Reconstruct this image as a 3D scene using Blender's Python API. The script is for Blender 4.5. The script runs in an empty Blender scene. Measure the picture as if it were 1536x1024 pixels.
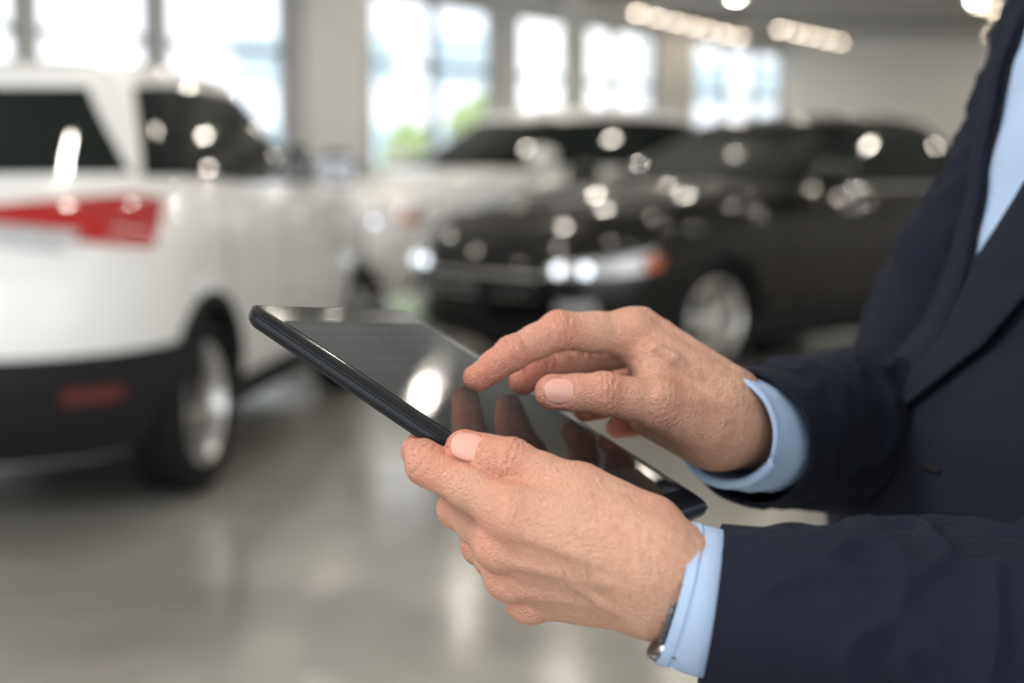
import bpy, bmesh, math, random
import numpy as np
from mathutils import Vector, Matrix, noise
random.seed(7); np.random.seed(7)
sc=bpy.context.scene
COL=sc.collection
# ------------------------------------------------------------------ camera
F=2133.0; TH=math.radians(6.95); H=1.285
cT,sT=math.cos(TH),math.sin(TH)
def W(px,py,d):
    """surveyed point of the photograph at distance d (metres) -> world metres"""
    X=(px-768)/F*d; Y=(512-py)/F*d
    return Vector((X, d*cT+Y*sT, H+Y*cT-d*sT))
def CD(x,y,z):
    v=Vector((x, z*cT+y*sT, y*cT-z*sT)); return v.normalized()
cam=bpy.data.cameras.new("camera"); camo=bpy.data.objects.new("camera",cam); COL.objects.link(camo)
camo.location=(0,0,H); camo.rotation_euler=(math.pi/2-TH,0,0)
cam.sensor_width=36; cam.lens=50; cam.clip_start=0.02; cam.clip_end=300
cam.dof.use_dof=True; cam.dof.focus_distance=0.75; cam.dof.aperture_fstop=3.8; cam.dof.aperture_blades=0
sc.camera=camo
try:
    sc.view_settings.view_transform='Standard'
    sc.view_settings.look='None'
    sc.view_settings.exposure=0.32
except Exception as e: pass

# ------------------------------------------------------------------ materials
def mat(name,col,rough=0.5,metal=0.0,coat=0.0,emis=None,estr=0,spec=0.5,sheen=0,noise_amt=0,noise_scale=20,bump=0,bump_scale=200,sss=0,bdist=.001):
    m=bpy.data.materials.new(name); m.use_nodes=True
    nt=m.node_tree; b=nt.nodes['Principled BSDF']
    b.inputs['Base Color'].default_value=(*col,1)
    b.inputs['Roughness'].default_value=rough; b.inputs['Metallic'].default_value=metal
    b.inputs['Coat Weight'].default_value=coat; b.inputs['Coat Roughness'].default_value=0.03
    b.inputs['Specular IOR Level'].default_value=spec
    if emis: b.inputs['Emission Color'].default_value=(*emis,1); b.inputs['Emission Strength'].default_value=estr
    if sss:
        b.inputs['Subsurface Weight'].default_value=sss; b.inputs['Subsurface Radius'].default_value=(1,.35,.18); b.inputs['Subsurface Scale'].default_value=.006
    tc=nt.nodes.new('ShaderNodeTexCoord')
    if noise_amt:
        n=nt.nodes.new('ShaderNodeTexNoise'); n.inputs['Scale'].default_value=noise_scale; n.inputs['Detail'].default_value=5
        nt.links.new(tc.outputs['Object'],n.inputs['Vector'])
        mx=nt.nodes.new('ShaderNodeMix'); mx.data_type='RGBA'
        mx.inputs['A'].default_value=tuple(c*(1-noise_amt) for c in col)+(1,)
        mx.inputs['B'].default_value=tuple(min(1,c*(1+noise_amt)) for c in col)+(1,)
        nt.links.new(n.outputs['Fac'],mx.inputs['Factor']); nt.links.new(mx.outputs['Result'],b.inputs['Base Color'])
    if bump:
        n2=nt.nodes.new('ShaderNodeTexNoise'); n2.inputs['Scale'].default_value=bump_scale; n2.inputs['Detail'].default_value=4
        nt.links.new(tc.outputs['Object'],n2.inputs['Vector'])
        bp=nt.nodes.new('ShaderNodeBump'); bp.inputs['Strength'].default_value=bump; bp.inputs['Distance'].default_value=bdist
        nt.links.new(n2.outputs['Fac'],bp.inputs['Height']); nt.links.new(bp.outputs['Normal'],b.inputs['Normal'])
    return m
M={}
M['white_paint']=mat('white_paint',(.90,.90,.89),.3,0,.8,noise_amt=.02)
M['black_paint']=mat('black_paint',(.0035,.003,.003),.35,0,.75,spec=.06,noise_amt=.1)
M['grey_paint']=mat('grey_paint',(.018,.018,.02),.35,0,.6,spec=.2,noise_amt=.1)
M['plastic']=mat('dark_plastic',(.013,.013,.015),.6,spec=.25,noise_amt=.1)
M['rubber']=mat('tyre_rubber',(.009,.009,.010),.8,spec=.22,noise_amt=.2,noise_scale=40)
M['alloy']=mat('alloy',(.72,.71,.70),.28,.9,noise_amt=.04)
M['chrome']=mat('chrome',(.8,.8,.82),.08,1.0,noise_amt=.02)
M['carglass']=mat('tinted_glass',(.006,.011,.010),.05,0,0,spec=.36,noise_amt=.2,noise_scale=2)
M['redlens']=mat('red_lens',(.36,.012,.01),.12,0,1,emis=(1,.05,.03),estr=.05,noise_amt=.15,noise_scale=12)
M['redrefl']=mat('red_reflector',(.12,.008,.008),.2,0,1,noise_amt=.15,noise_scale=12)
M['clearlens']=mat('clear_lens',(.62,.63,.65),.12,.3,1,noise_amt=.3,noise_scale=14)
M['amber']=mat('amber_lens',(.50,.10,.02),.15,0,1,emis=(1,.3,.05),estr=.06,noise_amt=.1)
M['led']=mat('led_glint',(.9,.95,1),.2,emis=(.80,.90,1),estr=2.8,noise_amt=.02)  # headlamp bulbs made to glow, imitating bright reflections around the headlights
M['darkwell']=mat('wheel_well',(.005,.005,.005),.9,spec=.2,noise_amt=.1)
def weave_mat(name,c1,c2,rough,scale,bumpd):
    m=bpy.data.materials.new(name); m.use_nodes=True; nt=m.node_tree; b=nt.nodes['Principled BSDF']
    tc=nt.nodes.new('ShaderNodeTexCoord')
    ws=[]
    for d in('X','Z'):
        w_=nt.nodes.new('ShaderNodeTexWave'); w_.bands_direction=d; w_.inputs['Scale'].default_value=scale; w_.inputs['Distortion'].default_value=1.2; w_.inputs['Detail'].default_value=2; w_.inputs['Detail Scale'].default_value=2
        nt.links.new(tc.outputs['Object'],w_.inputs['Vector']); ws.append(w_)
    mu=nt.nodes.new('ShaderNodeMath'); mu.operation='MULTIPLY'; nt.links.new(ws[0].outputs['Fac'],mu.inputs[0]); nt.links.new(ws[1].outputs['Fac'],mu.inputs[1])
    n=nt.nodes.new('ShaderNodeTexNoise'); n.inputs['Scale'].default_value=500; n.inputs['Detail'].default_value=3; nt.links.new(tc.outputs['Object'],n.inputs['Vector'])
    ad=nt.nodes.new('ShaderNodeMath'); ad.operation='MULTIPLY_ADD'; ad.inputs[1].default_value=.5; nt.links.new(n.outputs['Fac'],ad.inputs[0]); nt.links.new(mu.outputs[0],ad.inputs[2])
    mx=nt.nodes.new('ShaderNodeMix'); mx.data_type='RGBA'; mx.inputs['A'].default_value=(*c1,1); mx.inputs['B'].default_value=(*c2,1)
    nt.links.new(ad.outputs[0],mx.inputs['Factor']); nt.links.new(mx.outputs['Result'],b.inputs['Base Color'])
    bp=nt.nodes.new('ShaderNodeBump'); bp.inputs['Strength'].default_value=.7; bp.inputs['Distance'].default_value=bumpd
    nt.links.new(ad.outputs[0],bp.inputs['Height']); nt.links.new(bp.outputs['Normal'],b.inputs['Normal'])
    b.inputs['Roughness'].default_value=rough; b.inputs['Specular IOR Level'].default_value=.18
    return m
M['suit']=weave_mat('navy_wool',(.0036,.0050,.0105),(.0135,.0170,.030),.9,230,.0008)
M['shirt']=weave_mat('blue_cotton',(.32,.435,.62),(.41,.525,.70),.8,420,.0003)
M['nail']=mat('nail',(.58,.31,.245),.3,spec=.4,noise_amt=.06,noise_scale=200)
M['hair']=mat('hair',(.04,.025,.015),.6,noise_amt=.3,noise_scale=200)
M['armhair']=mat('arm_hair',(.22,.12,.07),.5,noise_amt=.3,noise_scale=200)
M['shoe']=mat('shoe_leather',(.02,.012,.008),.3,noise_amt=.1)
M['steel']=mat('watch_steel',(.16,.16,.17),.25,1,noise_amt=.05,noise_scale=100)
M['watchface']=mat('watch_face',(.01,.01,.012),.1,0,1,noise_amt=.1)
M['tabbody']=mat('tablet_housing',(.012,.014,.017),.32,.5,noise_amt=.08,noise_scale=300)
M['tabglass']=mat('tablet_glass',(.006,.006,.007),.18,0,0,spec=.3,noise_amt=.05)
M['wall']=mat('wall_plaster',(.74,.74,.73),.8,noise_amt=.05,noise_scale=3)
M['whitewall']=mat('wall_white',(.84,.835,.82),.8,noise_amt=.04,noise_scale=2)
M['concrete_col']=mat('column_concrete',(.70,.69,.67),.8,noise_amt=.12,noise_scale=4,bump=.3,bump_scale=30)
M['ceiling']=mat('ceiling_grey',(.80,.80,.79),.85,noise_amt=.10,noise_scale=2)
M['beam']=mat('beam_grey',(.30,.30,.30),.7,noise_amt=.1)
M['frame']=mat('window_frame',(.26,.27,.28),.5,.3,noise_amt=.05)
M['lamp']=mat('lamp_glow',(1,.95,.88),.5,emis=(1,.92,.81),estr=290,noise_amt=.01)
M['lampsoft']=mat('lamp_glow_dimmed',(1,.95,.88),.5,emis=(1,.86,.66),estr=36,noise_amt=.01)
M['bush']=mat('leaf_green_glow',(.14,.19,.08),.8,noise_amt=.6,noise_scale=6,emis=(.28,.36,.18),estr=.40)  # emission brightens the leaves, light put into the material
M['bark']=mat('bark',(.1,.07,.05),.9,noise_amt=.3)
M['facade']=mat('facade',(.64,.68,.72),.8,noise_amt=.04)
M['asphalt']=mat('paving',(.55,.55,.54),.9,noise_amt=.1)
M['bluewin']=mat('facade_glass',(.32,.42,.48),.3,noise_amt=.1)
M['thread']=mat('thread',(.0015,.002,.004),.9,noise_amt=.1)
def floor_mat():
    m=bpy.data.materials.new('polished_concrete'); m.use_nodes=True; nt=m.node_tree; b=nt.nodes['Principled BSDF']
    tc=nt.nodes.new('ShaderNodeTexCoord')
    n=nt.nodes.new('ShaderNodeTexNoise'); n.inputs['Scale'].default_value=1.1; n.inputs['Detail'].default_value=6
    nt.links.new(tc.outputs['Object'],n.inputs['Vector'])
    r=nt.nodes.new('ShaderNodeValToRGB'); r.color_ramp.elements[0].position=.3; r.color_ramp.elements[1].position=.70
    r.color_ramp.elements[0].color=(.225,.213,.193,1); r.color_ramp.elements[1].color=(.39,.375,.345,1)
    nt.links.new(n.outputs['Fac'],r.inputs['Fac']); nt.links.new(r.outputs['Color'],b.inputs['Base Color'])
    n2=nt.nodes.new('ShaderNodeTexNoise'); n2.inputs['Scale'].default_value=3
    nt.links.new(tc.outputs['Object'],n2.inputs['Vector'])
    mr=nt.nodes.new('ShaderNodeMapRange'); mr.inputs['To Min'].default_value=.10; mr.inputs['To Max'].default_value=.24
    nt.links.new(n2.outputs['Fac'],mr.inputs['Value']); nt.links.new(mr.outputs['Result'],b.inputs['Roughness'])
    b.inputs['Specular IOR Level'].default_value=.65
    return m
M['floor']=floor_mat()
def skin_mat():
    m=bpy.data.materials.new('skin'); m.use_nodes=True; nt=m.node_tree; b=nt.nodes['Principled BSDF']
    tc=nt.nodes.new('ShaderNodeTexCoord'); at=nt.nodes.new('ShaderNodeAttribute'); at.attribute_name='tint'
    n=nt.nodes.new('ShaderNodeTexNoise'); n.inputs['Scale'].default_value=40; n.inputs['Detail'].default_value=7; n.inputs['Roughness'].default_value=.6
    nt.links.new(tc.outputs['Object'],n.inputs['Vector'])
    ma=nt.nodes.new('ShaderNodeMath'); ma.operation='MULTIPLY_ADD'; ma.inputs[1].default_value=.8; ma.inputs[2].default_value=-.32
    nt.links.new(n.outputs['Fac'],ma.inputs[0])
    ad=nt.nodes.new('ShaderNodeMath'); ad.operation='ADD'; ad.use_clamp=True
    nt.links.new(at.outputs['Fac'],ad.inputs[0]); nt.links.new(ma.outputs[0],ad.inputs[1])
    mx=nt.nodes.new('ShaderNodeMix'); mx.data_type='RGBA'
    mx.inputs['A'].default_value=(.53,.300,.200,1); mx.inputs['B'].default_value=(.53,.190,.125,1)
    nt.links.new(ad.outputs[0],mx.inputs['Factor']); nt.links.new(mx.outputs['Result'],b.inputs['Base Color'])
    b.inputs['Roughness'].default_value=.45; b.inputs['Specular IOR Level'].default_value=.40
    b.inputs['Subsurface Weight'].default_value=.07; b.inputs['Subsurface Radius'].default_value=(1,.3,.15); b.inputs['Subsurface Scale'].default_value=.003
    v=nt.nodes.new('ShaderNodeTexVoronoi'); v.inputs['Scale'].default_value=620; v.feature='DISTANCE_TO_EDGE'
    mp=nt.nodes.new('ShaderNodeMapping'); mp.inputs['Scale'].default_value=(.55,1,1); mp.inputs['Rotation'].default_value=(0,.5,0)
    nt.links.new(tc.outputs['Object'],mp.inputs['Vector']); nt.links.new(mp.outputs['Vector'],v.inputs['Vector'])
    n3=nt.nodes.new('ShaderNodeTexNoise'); n3.inputs['Scale'].default_value=210; n3.inputs['Detail'].default_value=7; n3.inputs['Roughness'].default_value=.6
    nt.links.new(tc.outputs['Object'],n3.inputs['Vector'])
    b1=nt.nodes.new('ShaderNodeBump'); b1.inputs['Strength'].default_value=.9; b1.inputs['Distance'].default_value=.0016
    nt.links.new(v.outputs['Distance'],b1.inputs['Height'])
    b2=nt.nodes.new('ShaderNodeBump'); b2.inputs['Strength'].default_value=.6; b2.inputs['Distance'].default_value=.0020
    nt.links.new(n3.outputs['Fac'],b2.inputs['Height']); nt.links.new(b1.outputs['Normal'],b2.inputs['Normal'])
    nt.links.new(b2.outputs['Normal'],b.inputs['Normal'])
    return m
M['skin']=skin_mat()
def display_mat():
    m=bpy.data.materials.new('display'); m.use_nodes=True; nt=m.node_tree; b=nt.nodes['Principled BSDF']
    tc=nt.nodes.new('ShaderNodeTexCoord')
    br=nt.nodes.new('ShaderNodeTexBrick'); br.inputs['Scale'].default_value=1.0
    br.inputs['Color1'].default_value=(.050,.055,.053,1); br.inputs['Color2'].default_value=(.058,.063,.061,1); br.inputs['Mortar'].default_value=(.045,.049,.048,1)
    br.inputs['Brick Width'].default_value=.33; br.inputs['Row Height'].default_value=.055; br.inputs['Mortar Size'].default_value=.016
    nt.links.new(tc.outputs['UV'],br.inputs['Vector'])
    sp=nt.nodes.new('ShaderNodeSeparateXYZ'); nt.links.new(tc.outputs['UV'],sp.inputs[0])
    mr=nt.nodes.new('ShaderNodeMapRange'); mr.interpolation_type='SMOOTHSTEP'; mr.inputs['From Min'].default_value=.25; mr.inputs['From Max'].default_value=.95; mr.inputs['To Min'].default_value=.10; mr.inputs['To Max'].default_value=1.0  # screen glow fades along its length, partly standing in for a reflection
    nt.links.new(sp.outputs['Y'],mr.inputs['Value'])
    nt.links.new(br.outputs['Color'],b.inputs['Emission Color']); nt.links.new(mr.outputs['Result'],b.inputs['Emission Strength'])
    b.inputs['Base Color'].default_value=(.006,.006,.007,1); b.inputs['Roughness'].default_value=.06; b.inputs['Specular IOR Level'].default_value=.22
    return m
M['display']=display_mat()
def pane_mat():
    m=bpy.data.materials.new('window_pane'); m.use_nodes=True; nt=m.node_tree; nt.nodes.clear()
    o=nt.nodes.new('ShaderNodeOutputMaterial'); t=nt.nodes.new('ShaderNodeBsdfTransparent'); g=nt.nodes.new('ShaderNodeBsdfGlossy'); g.inputs['Roughness'].default_value=.02
    mx=nt.nodes.new('ShaderNodeMixShader'); mx.inputs[0].default_value=.06
    nt.links.new(t.outputs[0],mx.inputs[1]); nt.links.new(g.outputs[0],mx.inputs[2]); nt.links.new(mx.outputs[0],o.inputs[0]); return m
M['pane']=pane_mat()

# ------------------------------------------------------------------ helpers
def obj(name,verts,faces,m=None,parent=None,smooth=False,label=None,cat=None,kind=None,sharp=None):
    me=bpy.data.meshes.new(name); me.from_pydata([tuple(v) for v in verts],[],[tuple(f) for f in faces]); me.update()
    o=bpy.data.objects.new(name,me); COL.objects.link(o)
    if m: me.materials.append(m)
    if smooth:
        me.polygons.foreach_set('use_smooth',[True]*len(me.polygons))
        if sharp: me.set_sharp_from_angle(angle=math.radians(sharp))
    if parent: o.parent=parent
    if label: o['label']=label
    if cat: o['category']=cat
    if kind: o['kind']=kind
    return o
def empty(name,loc,rotz=0,label=None,cat=None):
    e=bpy.data.objects.new(name,None); COL.objects.link(e); e.location=loc; e.rotation_euler=(0,0,rotz)
    e.empty_display_size=.1
    if label: e['label']=label
    if cat: e['category']=cat
    return e
def fixn(o):
    bm=bmesh.new(); bm.from_mesh(o.data); bmesh.ops.recalc_face_normals(bm,faces=bm.faces); bm.to_mesh(o.data); bm.free()
def boxv(c,s,R=None):
    vs=[]
    for x in(-.5,.5):
        for y in(-.5,.5):
            for z in(-.5,.5):
                v=Vector((x*s[0],y*s[1],z*s[2]))
                if R: v=R@v
                vs.append(Vector(c)+v)
    fs=[(0,1,3,2),(4,6,7,5),(0,4,5,1),(2,3,7,6),(0,2,6,4),(1,5,7,3)]
    return vs,fs
def boxes(name,lst,m,bevel=0,**k):
    V=[];Fc=[]
    for it in lst:
        v,f=boxv(*it); n=len(V); V+=v; Fc+=[tuple(i+n for i in q) for q in f]
    o=obj(name,V,Fc,m,**k)
    if bevel:
        b=o.modifiers.new('bevel','BEVEL'); b.width=bevel; b.segments=2
    return o
def lathe(profile,segs=48):
    V=[];Fc=[]
    for (y,r) in profile:
        for i in range(segs):
            a=2*math.pi*i/segs; V.append((r*math.cos(a),y,r*math.sin(a)))
    for k in range(len(profile)-1):
        for i in range(segs):
            j=(i+1)%segs; Fc.append((k*segs+i,k*segs+j,(k+1)*segs+j,(k+1)*segs+i))
    return V,Fc

# ------------------------------------------------------------------ SDF tools
def smin(a,b,k):
    h=np.clip(.5+.5*(b-a)/k,0,1); return b*(1-h)+a*h-k*h*(1-h)
class Grid:
    def __init__(s,lo,hi,h):
        s.lo=np.array(lo,float); s.h=h; n=[int(math.ceil((hi[i]-lo[i])/h))+1 for i in range(3)]
        s.X=(lo[0]+h*np.arange(n[0])).astype(np.float32)[:,None,None]
        s.Y=(lo[1]+h*np.arange(n[1])).astype(np.float32)[None,:,None]
        s.Z=(lo[2]+h*np.arange(n[2])).astype(np.float32)[None,None,:]
        s.shape=tuple(n)
    def cone(s,a,b,r1,r2):
        ba=[b[i]-a[i] for i in range(3)]; L2=sum(q*q for q in ba)+1e-12
        dx=s.X-a[0]; dy=s.Y-a[1]; dz=s.Z-a[2]
        t=np.clip((dx*ba[0]+dy*ba[1]+dz*ba[2])/L2,0,1).astype(np.float32)
        return np.sqrt((dx-t*ba[0])**2+(dy-t*ba[1])**2+(dz-t*ba[2])**2)-(r1+(r2-r1)*t)
    def ell(s,c,r):
        q=np.sqrt(((s.X-c[0])/r[0])**2+((s.Y-c[1])/r[1])**2+((s.Z-c[2])/r[2])**2)
        return (q-1)*min(r)
def nets(f,g):
    s=f<0; nx,ny,nz=f.shape
    cnt=np.zeros((nx-1,ny-1,nz-1),np.int8)
    offs=[(i,j,k) for i in(0,1) for j in(0,1) for k in(0,1)]
    for(i,j,k) in offs: cnt+=s[i:nx-1+i,j:ny-1+j,k:nz-1+k]
    act=(cnt>0)&(cnt<8); I,J,K=np.nonzero(act); n=len(I)
    idx=-np.ones(act.shape,np.int64); idx[I,J,K]=np.arange(n)
    val={o:f[I+o[0],J+o[1],K+o[2]].astype(np.float64) for o in offs}
    acc=np.zeros((n,3)); c=np.zeros(n)
    for o in offs:
        for ax in range(3):
            if o[ax]==0:
                p=list(o); p[ax]=1; p=tuple(p); a=val[o]; b=val[p]; m=(a<0)!=(b<0)
                t=np.where(m,a/np.where(m,a-b,1),0)
                pos=np.tile(np.array(o,float),(n,1)); pos[:,ax]+=t
                acc+=pos*m[:,None]; c+=m
    P=acc/c[:,None]+np.stack([I,J,K],1); P=P*g.h+g.lo
    Q=[]
    def emit(m,first,cells):
        a,b,cc,d=cells; q=np.stack([a[m],b[m],cc[m],d[m]],1); fl=~first[m]; q[fl]=q[fl][:,::-1]; Q.append(q)
    A=s[:-1,1:-1,1:-1]; B=s[1:,1:-1,1:-1]; emit(A!=B,A,[idx[:,:-1,:-1],idx[:,1:,:-1],idx[:,1:,1:],idx[:,:-1,1:]])
    A=s[1:-1,:-1,1:-1]; B=s[1:-1,1:,1:-1]; emit(A!=B,A,[idx[:-1,:,:-1],idx[:-1,:,1:],idx[1:,:,1:],idx[1:,:,:-1]])
    A=s[1:-1,1:-1,:-1]; B=s[1:-1,1:-1,1:]; emit(A!=B,A,[idx[:-1,:-1,:],idx[1:,:-1,:],idx[1:,1:,:],idx[:-1,1:,:]])
    return P,np.concatenate(Q)
def np_mesh(name,P,Q,m,parent=None,tint=None):
    me=bpy.data.meshes.new(name); me.vertices.add(len(P)); me.vertices.foreach_set('co',P.astype(np.float32).ravel())
    me.loops.add(len(Q)*4); me.loops.foreach_set('vertex_index',Q.astype(np.int32).ravel())
    me.polygons.add(len(Q)); me.polygons.foreach_set('loop_start',np.arange(0,len(Q)*4,4,dtype=np.int32))
    me.update(calc_edges=True); me.validate()
    me.polygons.foreach_set('use_smooth',np.ones(len(me.polygons),bool))
    if tint is not None:
        a=me.attributes.new('tint','FLOAT','POINT'); a.data.foreach_set('value',tint.astype(np.float32))
    me.materials.append(m); o=bpy.data.objects.new(name,me); COL.objects.link(o)
    if parent: o.parent=parent
    return o

# ------------------------------------------------------------------ room
wallA=Vector((-5.4,15)); wallD=Vector((11.24,16)); 
def tpx(p):
    r=(p-768)/F; return (15*r+5.4)/(11.24-16*r)
wl=wallD.length; wu=wallD.normalized(); wang=math.atan2(wu.y,wu.x); Rw=Matrix.Rotation(wang,3,'Z')
ZC=4.2; ZT=3.72; ZS=.35
def wpt(t,off=0,z=0):
    p=wallA+wallD*t; nrm=Vector((-wu.y,wu.x)); q=p+nrm*off; return Vector((q.x,q.y,z))
bays=[(-200,50),(70,242),(262,440),(562,745),(780,985),(1040,1172)]
tb=[(-.40,-.28)]+[(tpx(a),tpx(b)) for a,b in bays]
t0=-.55; lst=[]
def seg(ta,tb_,z0,z1,th=.22,off=.11):
    c=wpt((ta+tb_)/2,off,(z0+z1)/2); return (c,(max(.01,(tb_-ta)*wl),th,z1-z0),Rw)
prev=t0
for a,b in tb:
    lst.append(seg(prev,a,0,ZC)); lst.append(seg(a,b,0,ZS)); lst.append(seg(a,b,ZT,ZC)); prev=b
lst.append(seg(prev,1.0,0,ZC))
boxes('wall_north',lst,M['wall'],kind='structure')
for i,(a,b) in enumerate(tb):
    w=(b-a)*wl; L=[]
    nm=max(1,int(round(w/1.5)))
    for k in range(nm+1):
        t=a+(b-a)*k/nm; L.append((wpt(t,.1,(ZS+ZT)/2),(.13,.1,ZT-ZS),Rw))
    for z in (ZS+.03,1.25,2.75,ZT-.03):
        L.append((wpt((a+b)/2,.1,z),(w,.08,.09),Rw))
    o=boxes('window_%d'%(i+1),L,M['frame'],kind='structure')
    c=[wpt(a,.1,ZS),wpt(b,.1,ZS),wpt(b,.1,ZT),wpt(a,.1,ZT)]
    obj('glass_pane',c,[(0,1,2,3)],M['pane'],parent=o)
e1=wpt(1.0); s0=wpt(t0)
boxes('wall_east',[((14.1,14,ZC/2),(.2,34.4,ZC))],M['whitewall'],kind='structure')
boxes('wall_back',[(((e1.x+14.2)/2,e1.y+.15,ZC/2),(14.2-e1.x,.3,ZC))],M['whitewall'],kind='structure')
boxes('wall_west',[((s0.x-.1,(s0.y-3)/2,ZC/2),(.2,s0.y+3,ZC))],M['whitewall'],kind='structure')
fl=obj('floor',[(s0.x,-3,0),(14,-3,0),(14,e1.y,0),(e1.x,e1.y,0),(s0.x,s0.y,0)],[(0,1,2,3,4)],M['floor'],kind='structure')
cl=obj('ceiling',[(s0.x-.2,-3,ZC),(14.2,-3,ZC),(14.2,e1.y+.3,ZC),(e1.x,e1.y+.3,ZC),(s0.x-.2,s0.y,ZC)],[(4,3,2,1,0)],M['ceiling'],kind='structure')
boxes('baseboard_back',[(((e1.x+14)/2,e1.y-.012,.06),(14-e1.x,.02,.12))],M['frame'],kind='structure')
for k in range(9):
    d=4+3.2*k
    x0=max(s0.x+.1, -5.4+(d-15)*11.24/16+.25); x1=13.9
    o=boxes('ceiling_beam',[(((x0+x1)/2,d,ZC-.1),(x1-x0,.14,.18)),(((x0+x1)/2,d,ZC-.2),(x1-x0,.22,.03))],M['beam'],label='grey steel beam under the showroom ceiling',cat='beam')
    o['group']='ceiling beams'
def column(x,y,w,ang):
    e=boxes('column',[((0,0,ZC/2),(w,w*.8,ZC)),((0,0,.08),(w+.06,w*.8+.06,.16))],M['concrete_col'],bevel=.02,label='square grey concrete column standing on the floor',cat='column')
    e.location=(x,y,0); e.rotation_euler=(0,0,ang)
column(-2.0,16.6,.66,0)
column(1.0,23.2,.4,0.1)
base=empty('ceiling_light',(0,0,0),0,'round ceiling spotlight with warm white glowing lens','ceiling light'); base['group']='ceiling spotlights'
def zlathe(prof,segs=24):
    v,f=lathe(prof,segs); return [(a,c,b) for a,b,c in v],f
V,Fc=zlathe([(.0,.068),(.012,.088),(.05,.09),(.13,.075),(.15,.03),(.155,.012),(.36,.012)])
hs=obj('lamp_housing',V,Fc,M['beam'],parent=base,smooth=True,sharp=35)
V,Fc=zlathe([(.006,.0005),(.004,.04),(.004,.066)])
df=obj('lamp_lens',V,Fc,M['lamp'],parent=base,smooth=True)
V,Fc=zlathe([(.006,.0005),(.004,.05),(.004,.085)])
base2=empty('ceiling_light',(0,0,0),0,'round ceiling spotlight with warm white glowing lens','ceiling light'); base2['group']='ceiling spotlights'
c=hs.copy(); c.parent=base2; COL.objects.link(c); hs2=c
df2=obj('lamp_lens',V,Fc,M['lampsoft'],parent=base2,smooth=True)
pos=[]
for k in range(7): pos.append((2.1+.40*k,24.2+.74*k,1))
for k in range(5): pos.append((5.0+.42*k,27.0+.65*k,1))
for k in range(6): pos.append((7.4+.46*k,23.0+.7*k,1))
for k in range(5): pos.append((9.3+.40*k,28.0+.55*k,1))
G0=Vector((1.53,9.3)); pv=Vector((-wu.y,wu.x))
for a in range(-5,8):
    for b in range(-3,4):
        q=G0+wu*2.3*a+pv*(-2.9*b)
        lim=-5.4+(q.y-15)*11.24/16+.7
        if q.x<lim or q.x<s0.x+.4 or q.x>13.4 or q.y<1.2 or q.y>22.5: continue
        if q.y<5 and abs(q.x)<3: continue
        if (q-Vector((2.9,11.3))).length<1.3: continue
        pos.append((q.x,q.y,0))
used=[False,False]
for (x,y,s) in pos:
    bs=(base,base2)[s]; parts=((hs,df),(hs2,df2))[s]
    if not used[s]: e=bs; used[s]=True
    else:
        e=bs.copy(); COL.objects.link(e)
        for ch in parts:
            c=ch.copy(); c.parent=e; COL.objects.link(c)
    e.location=(x,y,ZC-.36)
obj('ground',[(-60,10,-.05),(60,10,-.05),(60,110,-.05),(-60,110,-.05)],[(0,1,2,3)],M['asphalt'],label='pale paving outside the showroom windows',cat='ground')
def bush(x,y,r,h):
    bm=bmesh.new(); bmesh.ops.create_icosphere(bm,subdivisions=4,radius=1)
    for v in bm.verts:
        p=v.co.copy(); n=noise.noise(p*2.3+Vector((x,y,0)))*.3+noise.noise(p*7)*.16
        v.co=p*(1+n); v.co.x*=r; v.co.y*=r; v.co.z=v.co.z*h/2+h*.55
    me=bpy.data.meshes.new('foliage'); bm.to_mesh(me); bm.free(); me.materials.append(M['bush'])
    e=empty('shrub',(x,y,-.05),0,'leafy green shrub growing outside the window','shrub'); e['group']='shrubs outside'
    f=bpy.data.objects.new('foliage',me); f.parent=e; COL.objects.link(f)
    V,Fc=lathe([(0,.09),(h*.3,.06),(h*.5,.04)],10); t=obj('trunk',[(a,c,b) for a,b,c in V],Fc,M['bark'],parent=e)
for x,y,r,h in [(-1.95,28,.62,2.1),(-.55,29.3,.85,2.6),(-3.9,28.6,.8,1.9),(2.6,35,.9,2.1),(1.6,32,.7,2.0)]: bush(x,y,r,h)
def building(x,y,w,h,d):
    e=boxes('building',[((0,0,h/2),(w,d,h)),((0,0,h+.15),(w+.4,d+.4,.3))],M['facade'],label='pale office building seen through the windows',cat='building'); e.location=(x,y,0)
    for i in range(3):
        for k in range(2): boxes('facade_window',[((-w/3+i*w/3,-d/2-.03,2+k*3.6),(w*.2,.1,1.9))],M['bluewin'],parent=e)
building(-6,62,12,9,8); building(14,78,14,9,8)

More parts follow.
